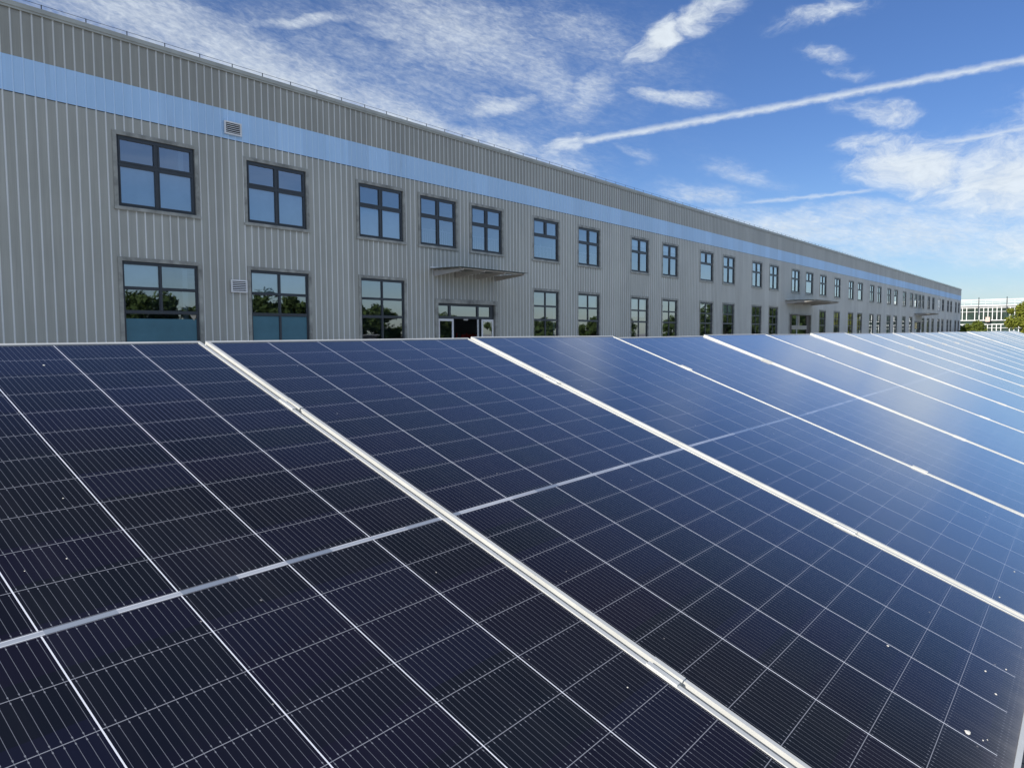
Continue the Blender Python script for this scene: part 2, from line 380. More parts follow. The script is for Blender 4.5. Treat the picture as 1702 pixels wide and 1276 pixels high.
def sheet(name, x0, x1, y0, y1, z, m):
    b = MB(); b.quad([(x0,y0,z),(x1,y0,z),(x1,y1,z),(x0,y1,z)]); return tag(b.build(name, m), kind='structure')
sheet('ground', -900, 1500, -1200, 1200, 0, M_ground)
sheet('road', -60, 400, 7., 14., .004, M_road)
sheet('pavement', -12, 60, -6., 5.6, .004, M_brick)
b = MB(); b.box(-60, 400, 6.85, 7., 0, .12); b.box(-60, 400, 14., 14.15, 0, .12); tag(b.build('kerb', M_conc), kind='structure')

# ------------------------------------------------------------------ the factory
WY = 20.
bld = empty('factory_building', (60, WY, 0))
tag(bld, 'long two-storey grey ribbed metal factory with pale blue stripe under the roofline', 'factory building')
ORG = Vector((60, WY, 0))
def part(mb, name, mats, parent=None):
    """a part of the factory from world coordinates"""
    o = mb.build(name, mats, parent or bld)
    o.matrix_parent_inverse = Matrix.Translation(-ORG); return o
Z = lambda z: z + EYE
X0, X1 = -9., 157.75
UZ0, UZ1 = Z(3.38), Z(5.20)
LZ0, LZ1 = .75, Z(1.97)
UP = [(8.71,2.10,'q'),(12.41,2.10,'q'),(16.64,2.06,'q'),(19.56,1.98,'qr'),(22.44,1.96,'qr'),(26.62,1.96,'sr'),(30.25,1.96,'qr'),(35.47,1.94,'q'),(39.15,1.94,'q'),
      (44.35,1.94,'s'),(48.01,1.94,'q'),(53.32,1.94,'q'),(56.97,1.94,'q'),(62.25,1.94,'q'),(65.98,1.94,'s'),(70.1,1.92,'q'),(74.85,1.92,'q'),(79.9,1.92,'q'),(83.57,1.92,'s'),
      (88.76,1.92,'q'),(92.28,1.92,'q'),(97.4,1.92,'q'),(101.2,1.92,'s'),(106.4,1.95,'q'),(110.9,1.95,'q'),(114.05,1.92,'s'),(116.8,1.85,'q'),(119.4,1.85,'q'),(123.95,1.92,'q'),
      (127.9,1.8,'q'),(133.,2.3,'w'),(136.9,1.85,'q'),(142.,1.75,'q'),(145.3,1.75,'q'),(150.8,1.6,'q'),(154.5,1.5,'q')]
LOW = [(8.73,2.08,'f1'),(12.45,2.08,'f2'),(16.68,2.04,'d'),(26.62,1.96,'d'),(30.25,1.96,'d1'),(35.47,1.94,'d'),(39.15,1.94,'d'),
       (44.35,1.94,'d'),(48.01,1.94,'d1'),(53.32,1.94,'d'),(56.97,1.94,'d'),(70.1,1.92,'d'),(74.85,1.92,'d'),(79.9,1.92,'d'),(83.57,1.92,'d'),
       (88.76,1.92,'d'),(92.28,1.92,'d'),(97.4,1.92,'d'),(101.2,1.92,'d'),(106.4,1.95,'d'),(110.9,1.95,'d'),(119.9,1.85,'d'),(123.95,1.92,'d'),
       (127.9,1.8,'d'),(133.,1.9,'d'),(136.9,1.85,'d'),(142.,1.75,'d'),(145.3,1.75,'d'),(150.8,1.6,'d'),(154.5,1.5,'d')]
DOORS = [(20.46, 23.90, Z(1.22)), (61.8, 67.6, Z(1.50)), (114.6, 119.0, Z(1.40))]
op = [(x, x+wd, UZ0, UZ1) for x, wd, k in UP] + [(x, x+wd, LZ0, LZ1) for x, wd, k in LOW] + [(a, c, 0.02, zt) for a, c, zt in DOORS]
ZB0, ZB1, ZTOP = Z(5.71), Z(6.52), Z(7.70)

RIB, PH = .2256, 6.225
def profile(xa, xb):
    """corrugation: pans with a narrow standing rib every 226 mm"""
    pts = []; n = math.floor((xa-PH)/RIB)-1
    raw = []
    while True:
        r = PH + n*RIB
        raw += [(r-.021, 0.), (r-.017, -.009), (r-.010, -.017), (r, -.020), (r+.010, -.017), (r+.017, -.009), (r+.021, 0.)]
        if r > xb + RIB: break
        n += 1
    def yat(x):
        for (xa_, ya), (xb_, yb) in zip(raw, raw[1:]):
            if xa_ <= x <= xb_: return ya + (yb-ya)*(x-xa_)/max(1e-9, xb_-xa_)
        return 0.
    pts = [(xa, yat(xa))] + [p for p in raw if xa+1e-4 < p[0] < xb-1e-4] + [(xb, yat(xb))]
    return pts
def clad(mb, xa, xb, za, zb, off=0.):
    pr = profile(xa, xb)
    for (x0, y0), (x1, y1) in zip(pr, pr[1:]):
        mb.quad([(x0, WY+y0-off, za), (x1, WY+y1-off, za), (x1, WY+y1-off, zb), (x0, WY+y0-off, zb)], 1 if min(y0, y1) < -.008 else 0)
zs = sorted({0.0, ZB0} | {o[2] for o in op} | {o[3] for o in op}); zs = [z for z in zs if z <= ZB0]
lower = MB()
for za, zb in zip(zs, zs[1:]):
    if zb-za < 1e-6: continue
    cuts = sorted((a, c) for a, c, z0, z1 in op if z0 <= za+1e-6 and z1 >= zb-1e-6)
    x = X0
    for a, c in cuts:
        if a > x: clad(lower, x, a, za, zb)
        x = max(x, c)
    clad(lower, x, X1, za, zb)
part(lower, 'wall', [M_clad, M_ribhi])
para = MB(); clad(para, X0, X1, ZB1+.012, ZTOP); part(para, 'parapet_wall', [M_para, M_ribhipara])
stripe = MB(); clad(stripe, X0, X1, ZB0-.01, ZB1+.01, .004); part(stripe, 'blue_stripe', [M_blue, M_ribhiblue])
b = MB(); b.box(X0, X1, WY-.009, WY-.001, ZB0-.026, ZB0-.0105); part(b, 'shade_line', M_dark)  # dark strip imitates the shade line along the stripe's lower edge
b = MB(); b.box(X0-.06, X1+.06, WY-.065, WY+.30, Z(7.655), Z(7.76)); b.box(X0, X1, WY-.045, WY-.02, Z(7.60), Z(7.655)); part(b, 'parapet_cap', M_cap)
b = MB()
b.box(X0, X1, WY+.30, WY+42, Z(7.2), Z(7.3)); part(b, 'roof', M_roof)
b = MB(); b.box(X0, X0+.2, WY+.05, WY+42, 0, Z(7.2)); b.box(X1-.2, X1, WY+.05, WY+42, 0, Z(7.2)); b.box(X0+.2, X1-.2, WY+41.8, WY+42, 0, Z(7.2))
part(b, 'end_wall', M_clad)
# rooms behind the glass
b = MB(); b.box(X0+.2, X1-.2, WY+.12, WY+9, 3.95, 4.35); b.box(X0+.2, X1-.2, WY+.12, WY+9, Z(6.05), Z(6.2)); b.box(X0+.2, X1-.2, WY+9, WY+9.2, .01, Z(6.2))
for x in [X0+1.5+k*8.95 for k in range(19)]:
    b.box(x, x+.15, WY+.12, WY+9, .01, 3.95); b.box(x, x+.15, WY+.12, WY+9, 4.35, Z(6.05))
part(b, 'interior', M_room)
b = MB(); b.box(X0+.2, X1-.2, WY+.1, WY+9, .004, .02); part(b, 'interior_floor', M_roomfloor)

# windows: frame > panes, surround, blind, railing. Local x = 0 at the left of the opening, y = 0 at the cladding plane, z = 0 at its foot
cache = {}
def ring(mb, x0, x1, z0, z1, wd, y0, y1, m=0):
    mb.box(x0, x0+wd, y0, y1, z0, z1, m); mb.box(x1-wd, x1, y0, y1, z0, z1, m)
    mb.box(x0+wd, x1-wd, y0, y1, z0, z0+wd, m); mb.box(x0+wd, x1-wd, y0, y1, z1-wd, z1, m)
def window_meshes(wd, h, kind, lower):
    key = (wd, kind, lower)
    if key in cache: return cache[key]
    fr = MB(); gl = MB(); su = MB(); ex = {}
    y0, y1 = .03, .09
    ring(fr, 0, wd, 0, h, .055, y0, y1); fr.box(.055, wd-.055, y0-.012, y0+.03, h-.085, h-.0005)  # extra dark bar stands in for the shadow band under the window head
    if not lower:
        zt = h*.60; mid = wd/2
        rows = [(zt+.03, h-.055), (.055, zt-.03)]; fr.box(.055, wd-.055, y0-.004, y1, zt-.03, zt+.03)
        cols = [(.055, mid-.028), (mid+.028, wd-.055)]
        for r, (za, zb) in enumerate(rows):
            if r == 1 and kind[0] == 's':
                cc = [(.055, wd-.055)]
            else:
                fr.box(mid-.028, mid+.028, y0-.003, y1, za, zb); cc = cols
            for xa, xb in cc:
                ring(fr, xa+.002, xb-.002, za+.002, zb-.002, .045 if r == 0 else .032, y0-.014, y0+.03)
                e = .045 if r == 0 else .032; gl.quad([(xa+e, y0+.03, za+e), (xb-e, y0+.03, za+e), (xb-e, y0+.03, zb-e), (xa+e, y0+.03, zb-e)])
    else:
        z2, z1_ = h-.70, h-1.33; mid = wd*.49
        rows = [(z2+.028, h-.055), (z1_+.035, z2-.028), (.055, z1_-.035)]
        fr.box(.055, wd-.055, y0-.004, y1, z2-.028, z2+.028); fr.box(.055, wd-.055, y0-.006, y1, z1_-.035, z1_+.035)
        for r, (za, zb) in enumerate(rows):
            if r == 2 and kind.endswith('1'): cc = [(.055, wd-.055)]
            else:
                fr.box(mid-.028, mid+.028, y0-.003, y1, za, zb); cc = [(.055, mid-.028), (mid+.028, wd-.055)]
            for xa, xb in cc:
                e = .012; ring(fr, xa+.002, xb-.002, za+.002, zb-.002, e, y0+.005, y0+.03)
                gl.quad([(xa+e, y0+.03, za+e), (xb-e, y0+.03, za+e), (xb-e, y0+.03, zb-e), (xa+e, y0+.03, zb-e)])
    # folded sheet surround: face boards over the cladding, reveals into the opening, sill
    g = .10
    ys = -.028
    su.box(-g, 0, ys, -.002, -.02, h+g); su.box(wd, wd+g, ys, -.002, -.02, h+g); su.box(0, wd, ys, -.002, h, h+g)
    su.box(-g-.015, wd+g+.015, ys-.03, -.002, -.095, -.02)
    su.box(-.004, 0., -.002, .12, 0, h); su.box(wd, wd+.004, -.002, .12, 0, h); su.box(0, wd, -.002, .12, h, h+.004); su.box(0, wd, ys, .12, -.02, -.002)
    cache[key] = (fr.mesh('window', M_frame), gl.mesh('window_pane', M_glass), su.mesh('window_surround', M_trim), rows)
    return cache[key]
railmesh = {}; wrng = random.Random(31)
def railing(wd):
    if wd not in railmesh:
        r = MB(); r.tube((.1, 0, .62), (wd-.1, 0, .62), .02, k=6); r.tube((.1, 0, .08), (wd-.1, 0, .08), .015, k=6)
        n = int((wd-.3)/.105)
        for i in range(n+1): r.tube((.15+i*(wd-.3)/n, 0, .02), (.15+i*(wd-.3)/n, 0, .62 if i % 6 else .70), .012, k=5)
        railmesh[wd] = r.mesh('railing', M_rail)
    return railmesh[wd]
def window(x, wd, kind, lower):
    z0, h = (LZ0, LZ1-LZ0) if lower else (UZ0, UZ1-UZ0)
    fr, gl, su, rows = window_meshes(wd, h, kind, lower)
    o = link('window', fr, bld, Vector((x, WY, z0))-ORG)
    link('window_pane', gl, o); link('window_surround', su, o)
    if 'r' in kind: link('railing', railing(wd), o, (0, .20, 0))
    if kind[0] == 'f':
        o['label'] = 'ground-floor window with teal film on its lowest pane'
        za, zb = rows[2]; bl = MB(); bl.box(.06, wd-.06,   .0545, .0585, .02, zb-(.14 if kind == 'f1' else 0.)); bl.build('window_film', M_film, o)
        bl = MB(); za, zb = rows[0]; bl.box(.07, wd/2-.03 if kind == 'f1' else wd-.07, .092, .097, za-.02, zb+.03); bl.build('blind', M_blind, o)
        if kind == 'f1':
            zb = rows[2][1]; tcard = MB(); tcard.prism([(wd-.26, zb-.02), (wd-.06, zb-.02), (wd-.14, zb-.18)], 'y', .052, .054); tcard.build('pennant', M_tan, o)
    if kind[0] in 'qs' and not lower and 'r' not in kind and x < 20:
        za, zb = rows[1]; bl = MB(); bl.box(.08, wd-.08, .092, .097, za-.02, zb+.02); bl.build('blind', M_blind, o)
    if x > 25 and wrng.random() < .4 and 'r' not in kind:
        ztop = rows[0][1]; zlo = rows[0][1] - wrng.choice((.35, .62, .62, 1.0, 1.3)); bl = MB(); bl.box(.08, wd-.08, .16, .166, zlo, ztop+.02); bl.build('blind', M_blind, o)
    if kind == 'w':
        o.data = fr.copy(); o.data.materials.clear(); o.data.materials.append(M_white); o['label'] = 'upper window with a white frame'
for x, wd, k in UP: window(x, wd, k, False)
for x, wd, k in LOW: window(x, wd, k, True)

def surround(mb, a, c, zt, g=.16):
    mb.box(a-g, a, WY-.036, WY-.002, .0, zt+g); mb.box(c, c+g, WY-.036, WY-.002, .0, zt+g); mb.box(a, c, WY-.036, WY-.002, zt, zt+g)
    mb.box(a-.004, a, WY-.002, WY+.16, 0, zt); mb.box(c, c+.004, WY-.002, WY+.16, 0, zt); mb.box(a, c, WY-.002, WY+.16, zt, zt+.004)
# entrance 1: dark transom with three lights, white framed leaves folded back, open middle
a, c, zt = DOORS[0]; zl = Z(.62)
d = MB(); f0, f1 = WY+.07, WY+.15
d.box(a, a+.06, f0, f1, .02, zt); d.box(c-.22, c, f0, f1, .02, zt); d.box(a+.06, c-.22, f0, f1, zt-.10, zt); d.box(a+.06, c-.22, f0, f1, zl, zl+.10)
for xm in (a+.70, a+2.38): d.box(xm, xm+.10, f0, f1, zl+.10, zt-.10)
d.box(a+.93, a+.98, f0, f1, .02, zl); d.box(a+2.45, a+2.52, f0, f1, .02, zl)
door = part(d, 'entrance_door', M_frame); door['label'] = 'double entrance door standing open under the nearest glass canopy'
s = MB(); surround(s, a, c, zt); part(s, 'door_surround', M_trim, door).matrix_parent_inverse = Matrix.Identity(4)
g = MB()
for xa, xb in ((a+.06, a+.70), (a+.80, a+2.38), (a+2.48, c-.22)):
    g.quad([(xa, f0+.04, zl+.10), (xb, f0+.04, zl+.10), (xb, f0+.04, zt-.10), (xa, f0+.04, zt-.10)])
part(g, 'transom_pane', M_glass, door).matrix_parent_inverse = Matrix.Identity(4)
for xa, xb in ((a+.05, a+.92), (a+2.62, c-.06)):
    l = MB(); ring(l, xa, xb, .05, zl-.01, .085, f0-.035, f0-.002); part(l, 'door_leaf', M_white, door).matrix_parent_inverse = Matrix.Identity(4)
    l = MB(); l.quad([(xa+.085, f0-.02, .135), (xb-.085, f0-.02, .135), (xb-.085, f0-.02, zl-.095), (xa+.085, f0-.02, zl-.095)]); part(l, 'door_pane', M_glass, door).matrix_parent_inverse = Matrix.Identity(4)
l = MB(); l.box(a+2.36, a+2.41, f0-.04, f0-.003, .05, zl-.01); part(l, 'door_edge', M_white, door).matrix_parent_inverse = Matrix.Identity(4)
l = MB(); l.box(a+1.52, a+1.78, f0-.03, f0-.002, zl-.06, zl-.005); part(l, 'door_closer', M_steel, door).matrix_parent_inverse = Matrix.Identity(4)
# entrance 2: dark recess with brick-brown panels, pale transom frame
a, c, zt = DOORS[1]
M_brown = simple('brown_panel', (.10, .085, .07), .6, 0., .3, 3.)
M_olive = simple('pale_frame', (.42, .40, .33), .5)
d = MB(); f0, f1 = WY+.10, WY+.20
d.box(a, a+.9, f0, f1, .02, zt); d.box(c-.9, c, f0, f1, .02, zt); d.box(a+.9, c-.9, f0, f1, zt-.06, zt)
door2 = part(d, 'entrance_door', M_brown); door2['label'] = 'brown entrance with pale transom bars under the middle canopy'
s = MB(); surround(s, a, c, zt, .1); part(s, 'door_surround', M_trim, door2).matrix_parent_inverse = Matrix.Identity(4)
s = MB(); s.box(a+.9, c-.9, f0-.02, f1, zt-1.25, zt-.9); s.box(a+2.6, a+2.9, f0-.02, f1, zt-.9, zt-.06); s.box(a+.05, a+.85, f0-.02, f0-.002, zt-1.75, zt-1.6); s.box(c-.85, c-.05, f0-.02, f0-.002, zt-1.75, zt-1.6)
part(s, 'transom_bar', M_olive, door2).matrix_parent_inverse = Matrix.Identity(4)
g = MB(); g.quad([(a+.9, f0+.05, zt-.9), (c-.9, f0+.05, zt-.9), (c-.9, f0+.05, zt-.06), (a+.9, f0+.05, zt-.06)]); g.quad([(a+.9, f0+.05, .05), (c-.9, f0+.05, .05), (c-.9, f0+.05, zt-1.25), (a+.9, f0+.05, zt-1.25)])
part(g, 'door_pane', M_glass, door2).matrix_parent_inverse = Matrix.Identity(4)
# entrance 3
a, c, zt = DOORS[2]
d = MB(); f0, f1 = WY+.07, WY+.15
ring(d, a, c, .02, zt, .09, f0, f1)
for xm in (a+1.3, a+3.): d.box(xm, xm+.09, f0-.01, f1, .1, zt-.09)
d.box(a+.09, c-.09, f0-.006, f1, Z(.6), Z(.7))
door3 = part(d, 'entrance_door', M_frame); door3['label'] = 'farthest entrance, with a yellow board over it'
s = MB(); surround(s, a, c, zt, .1); part(s, 'door_surround', M_trim, door3).matrix_parent_inverse = Matrix.Identity(4)
g = MB(); g.quad([(a+.09, f0+.05, .1), (c-.09, f0+.05, .1), (c-.09, f0+.05, zt-.09), (a+.09, f0+.05, zt-.09)]); part(g, 'door_pane', M_glass, door3).matrix_parent_inverse = Matrix.Identity(4)
g = MB(); g.box(a+.3, a+1.9, f0-.05, f0-.012, Z(.45), Z(1.25)); part(g, 'notice_board', M_yellow, door3).matrix_parent_inverse = Matrix.Identity(4)
g = MB(); g.box(a+.0, a+.35, WY-.12, WY-.04, .0, Z(.35)); g.box(c-.5, c-.15, WY-.12, WY-.04, 0, Z(.35)); part(g, 'door_post', M_white, door3).matrix_parent_inverse = Matrix.Identity(4)

# canopies: tilted glass sheet on steel arms bolted to the wall
def canopy(x0, x1, depth, z, narms, label):
    g = MB(); g.prism([(WY-.04, z), (WY-depth, z-.02), (WY-depth, z-.005), (WY-.04, z+.015)], 'x', x0, x1)
    o = part(g, 'canopy', M_canopy); o['label'] = label
    f = MB(); f.box(x0-.02, x1+.02, WY-.16, WY-.038, z+.016, z+.065); q = part(f, 'wall_flashing', M_white, o); q.matrix_parent_inverse = Matrix.Identity(4)
    for i in range(narms):
        x = x0+.22 + i*(x1-x0-.44)/(narms-1); k = MB()
        k.prism([(WY-.03, z-.07), (WY-.03, z-.27), (WY-.10, z-.27), (WY-depth+.08, z-.12), (WY-depth+.05, z-.06), (WY-depth+.2, z-.05)], 'x', x-.025, x+.025)
        k.tube((x-.04, WY-depth+.14, z-.085), (x+.04, WY-depth+.14, z-.085), .04, k=8)
        for yy in (.45, .95):
            k.tube((x-.032, WY-yy, z-.165+.045*yy), (x+.032, WY-yy, z-.165+.045*yy), .035, k=8)
            k.tube((x, WY-yy, z-.1), (x, WY-yy, z-.012), .02, k=6)
        part(k, 'canopy_arm', M_steel, o).matrix_parent_inverse = Matrix.Identity(4)
    k = MB(); k.tube((x0+.1, WY-depth+.14, z-.055), (x1-.1, WY-depth+.14, z-.055), .024, k=8); part(k, 'cross_tube', M_steel, o).matrix_parent_inverse = Matrix.Identity(4)
canopy(20.05, 24.15, 1.6, Z(2.50), 4, 'nearest glass canopy on four steel arms over the open door')
canopy(60.6, 67.6, 2.4, Z(2.62), 4, 'middle glass canopy, over the brown entrance')
canopy(114.2, 119.6, 2.2, Z(2.55), 3, 'farthest glass canopy')

# louvred vents
def vent(x0, x1, z0, z1, label):
    f = MB(); ring(f, x0, x1, z0, z1, .04, WY-.075, WY-.031); o = part(f, 'vent', M_white); o['label'] = label
    s = MB(); n = 5
    for i in range(n):
        zc = z0+.05 + (i+.5)*(z1-z0-.1)/n
        s.prism([(WY-.072, zc-.014), (WY-.068, zc-.017), (WY-.040, zc+.010), (WY-.044, zc+.013)], 'x', x0+.04, x1-.04)
    part(s, 'slat', M_white, o).matrix_parent_inverse = Matrix.Identity(4)
    k = MB(); k.box(x0+.04, x1-.04, WY-.034, WY-.0315, z0+.04, z1-.04); part(k, 'backing', M_dark, o).matrix_parent_inverse = Matrix.Identity(4)
vent(11.72, 12.26, Z(5.83), Z(6.20), 'white louvred vent on the blue stripe')
vent(11.78, 12.30, Z(1.27), Z(1.64), 'white louvred vent between the ground-floor windows')

# lightning conductor along the parapet
lc = MB(); zw = Z(7.885)
lc.tube((X0, WY+.03, zw), (X1, WY+.03, zw), .006, k=5)
wire = part(lc, 'lightning_wire', M_frame)
rodm = MB(); rodm.tube((0, 0, 0), (0, 0, .135), .013, k=6); rodm.box(-.025, .025, -.02, .02, 0, .012); rodm = rodm.mesh('wire_post', M_frame)
for k in range(60):
    link('wire_post', rodm, wire, Vector((4.16+k*.99, WY+.03, Z(7.76))))
rest = MB()
for k in range(60, 155):
    x = 4.16+k*.99; rest.tube((x, WY+.03, Z(7.76)), (x, WY+.03, zw+.01), .013, k=4)
r = rest.build('wire_post', M_frame, wire); r['kind'] = 'stuff'

# red trolley standing in the open door's hall
tr = empty('red_trolley', (24.75, WY+2.2, .02)); tag(tr, 'red metal trolley frame seen through the open entrance door', 'trolley')
k = MB()
for x in (-.55, .55):
    for y in (-.3, .3): k.tube((x, y, .1), (x, y, 1.78), .035, k=8)
k.box(-.55, .55, -.03, .03, 1.50, 1.72); k.box(-.55, .55, -.28, .28, 1.0, 1.04); k.box(-.55, .55, -.28, .28, .3, .34)
k.build('rack', M_red, tr)
for x in (-.55, .55):
    for y in (-.3, .3):
        k = MB(); k.tube((x-.02, y, .06), (x+.02, y, .06), .06, k=12); k.build('wheel', M_rubber, tr)

# ------------------------------------------------------------------ the solar array
U = Vector((9.99995143e-01, 2.98199784e-03, 9.06066267e-04)); V = Vector((.00310957, -.93510241, -.35436395))
N = U.cross(-V)
O = Vector((1.258729828567496, 2.316071659388219, -.019957751991129424 + EYE)); PER = 1.3228218928733038
def frame_mesh():
    f = MB(); hw = PW/2; L = .011; zt, zb = .0025, -.035
    # C-shaped profile: lip over the glass, outer wall, foot
    for s in (-1, 1):
        xo, xi = s*hw, s*(hw-L)
        a, c = sorted((xo, xi)); f.box(a, c, 0, PL, -.0035, zt)
        a, c = sorted((xo, s*(hw-.002))); f.box(a, c, 0, PL, zb, -.0035)
        a, c = sorted((s*(hw-.002), s*(hw-.03))); f.box(a, c, 0, PL, zb, zb+.002)
    for y0, y1, s in ((0, L, -1), (PL-L, PL, 1)):
        f.box(-hw+L, hw-L, y0, y1, -.0035, zt)
        ya, yb = (0, .002) if s < 0 else (PL-.002, PL); f.box(-hw+.002, hw-.002, ya, yb, zb+.002, -.0035)
    return f.mesh('frame', M_alu)
FR = frame_mesh()
g = MB(); g.box(-PW/2+.003, PW/2-.003, .003, PL-.003, -.006, 0.); GL = g.mesh('glass', M_solar)
j = MB(); j.box(-.09, .09, PL/2-.05, PL/2+.05, -.028, -.0062); JB = j.mesh('junction_box', M_rubber)
ORD = ['', 'first', 'second', 'third', 'fourth', 'fifth', 'sixth', 'seventh', 'eighth', 'ninth', 'tenth', 'eleventh', 'twelfth', 'thirteenth', 'fourteenth', 'fifteenth',
       'sixteenth', 'seventeenth', 'eighteenth', 'nineteenth', 'twentieth', 'twenty-first', 'twenty-second', 'twenty-third', 'twenty-fourth', 'twenty-fifth']
panels = {}
for k in range(1, 26):
    o = empty('solar_panel'); panels[k] = o
    jr = random.Random(k*7+3)
    base = O + U*((k-1.5)*PER) + V*PL
    rx = jr.uniform(-.2, .2) if k > 2 else 0; ry = jr.uniform(-.2, .2) if k > 2 else 0
    mw = Matrix.Identity(4)
    for i, ax in enumerate((U, -V, N)):
        for jj in range(3): mw[jj][i] = ax[jj]
    mw.translation = base
    o.matrix_world = mw @ Matrix.Rotation(R(rx), 4, 'X') @ Matrix.Rotation(R(ry), 4, 'Y')
    if k == 1: lb = 'dark solar panel at the left end of the row, cut by the picture edge'
    elif k == 2: lb = 'nearest whole dark solar panel, second from the left, with bird droppings'
    elif k == 25: lb = 'last and farthest solar panel, at the right end of the row'
    else: lb = ORD[k] + ' silver-framed solar panel counted from the left end of the row'
    tag(o, lb, 'solar panel', 'solar panels in the tilted row')
    link('glass', GL, o); link('frame', FR, o); link('junction_box', JB, o)

# bird droppings: small crusted lumps on the glass (panel, x, y up the slope, size)
def dropping(k, x, y, s, seed):
    r = random.Random(seed); m = MB(); n = 9; m.v.append((0, 0, s*.35))
    for ringi, rad in ((0, .55), (1, 1.)):
        for i in range(n):
            a_ = 2*math.pi*i/n; q = s*rad*r.uniform(.65, 1.15); m.v.append((math.cos(a_)*q, math.sin(a_)*q*.8, s*(.28 if ringi == 0 else .0)+.0004))
    for i in range(n):
        jx = (i+1) % n; m.f.append((0, 1+i, 1+jx)); m.mi.append(0); m.f.append((1+i, 1+n+i, 1+n+jx, 1+jx)); m.mi.append(0)
    o = m.build('bird_dropping', M_drop, panels[k]); o.location = (x, y, 0)
DROPS = []
def invpx(px, py, k):
    """where a ray through a picture point meets panel k, in the panel's own coordinates (used once to place the droppings)"""
    f = 1217.6; d = fw + rt*((px-851)/f) - up*((py-638)/f)
    p0 = O; n = N; e = Vector((0, 0, EYE)); tt = (p0-e).dot(n)/d.dot(n); p = e+d*tt - (O + U*((k-1.5)*PER) + V*PL)
    return p.dot(U), p.dot(-V)
for px, py, k, s in ((1609, 1217, 2, .0125), (1476, 1073, 2, .006), (1638, 1115, 2, .006), (1655, 1153, 2, .006), (1672, 1112, 2, .005), (1634, 1230, 2, .004), (1641, 1229, 2, .003),
                     (1686, 950, 3, .005), (1661, 993, 3, .005), (1043, 1142, 1, .0045), (105, 828, 1, .004), (111, 928, 1, .004), (73, 607, 1, .007), (41, 949, 1, .003), (725, 951, 1, .0035)):
    x, y = invpx(px, py, k); dropping(k, x, y, s*(.5 if k == 1 else .68), px)

# mid clamps over the seams
cl = MB(); cl.box(-.0185, -.0085, -.035, .035, .0026, .0052); cl.box(.0085, .0185, -.035, .035, .0026, .0052)
cl.box(-.0085, -.0062, -.035, .035, -.014, .0052); cl.box(.0062, .0085, -.035, .035, -.014, .0052); cl.box(-.0062, .0062, -.035, .035, -.014, -.0115); cl.tube((0, 0, -.0115), (0, 0, -.0065), .0055, k=6)
CL = cl.mesh('mid_clamp', M_alu)
for s in range(0, 24):
    for v, nm in ((.515, 'upper'), (1.80, 'lower')):
        o = link('mid_clamp', CL); mw = Matrix.Identity(4)
        for i, ax in enumerate((U, -V, N)):
            for jj in range(3): mw[jj][i] = ax[jj]
        mw.translation = O + U*(s*PER) + V*v; o.matrix_world = mw
        tag(o, '%s silver clamp on the seam between the %s and %s solar panels from the left' % (nm, ORD[s+1], ORD[s+2]), 'clamp', 'clamps holding the solar panels')

# galvanised sub-structure
fr = empty('mounting_frame', (O.x, O.y-1.2, 0)); tag(fr, 'galvanised steel mounting frame standing under the tilted solar panels', 'mounting frame')
def fpart(mb, name): 
    o = mb.build(name, M_galv, fr); o.matrix_parent_inverse = Matrix.Translation(-Vector(fr.location)); return o
def pt(u, v, n=0.): return O + U*u + V*v + N*n
def beam(mb, a, c, wd, hd, wax, hax):
    q = []
    for p in (a, c):
        for sw, sh in ((-1,-1),(1,-1),(1,1),(-1,1)): q.append(p + wax*(sw*wd/2) + hax*(sh*hd/2))
    n = len(mb.v); mb.v += [tuple(p) for p in q]
    for f in ((0,3,2,1),(4,5,6,7),(0,1,5,4),(1,2,6,5),(2,3,7,6),(3,0,4,7)): mb.f.append(tuple(n+i for i in f)); mb.mi.append(0)
for v in (.515, 1.80):
    b = MB(); beam(b, pt(-PER+.02, v, -.058), pt(24*PER-.02, v, -.058), .041, .041, V, N); fpart(b, 'purlin')
for i in range(10):
    u = -.7 + i*3.45
    b = MB(); beam(b, pt(u, .25, -.11), pt(u, 2.1, -.11), .05, .06, U, N); fpart(b, 'rafter')
    for v in (.45, 1.9):
        p = pt(u, v, -.14); b = MB(); b.tube((p.x, p.y, 0), (p.x, p.y, p.z), .038, k=10); b.box(p.x-.1, p.x+.1, p.y-.1, p.y+.1, .004, .016); fpart(b, 'post')

# ------------------------------------------------------------------ far building: white steel grid with glazing
fb = empty('glass_building', (215, 22, 0)); tag(fb, 'distant glass building behind white steel grid, with railings along its flat roof', 'building')
FX = 215.
def fpt(mb, name, m): 
    o = mb.build(name, m, fb); o.matrix_parent_inverse = Matrix.Translation(-Vector(fb.location)); return o
Y0, Y1 = -14., 34.
zt = Z(7.9); zd = Z(6.5)
b = MB(); b.box(FX+.25, FX+.35, Y0, Y1, .0, zd-.6); b.box(FX+.36, FX+25, Y0, Y1, 0, zd-.7); fpt(b, 'glazing', M_farglass)
b = MB(); b.box(FX-.5, FX+25, Y0-.4, Y1+.4, zd-.3, zd+.02); fpt(b, 'roof', M_mull)
b = MB()
for z, h in ((zt, .22), (zt-.45, .10), (zt-.8, .10)): b.box(FX-.46, FX-.38, Y0, Y1, z-h, z)
for i in range(33): b.box(FX-.46, FX-.38, Y0+i*1.5-.03, Y0+i*1.5+.03, zd+.02, zt-.22)
fpt(b, 'railing', M_mull)
b = MB()
for z, h in ((Z(2.85), .2), (Z(1.85), .2), (Z(4.9), .09), (zd-.36, .22), (Z(.9), .10), (Z(-.6), .10)): b.box(FX-.10, FX+.05, Y0, Y1, z-h, z)
b.box(FX-.1, FX+.05, Y0, Y1, Z(5.75), Z(5.86)); fpt(b, 'cross_bar', M_mull)
y = Y0; i = 0
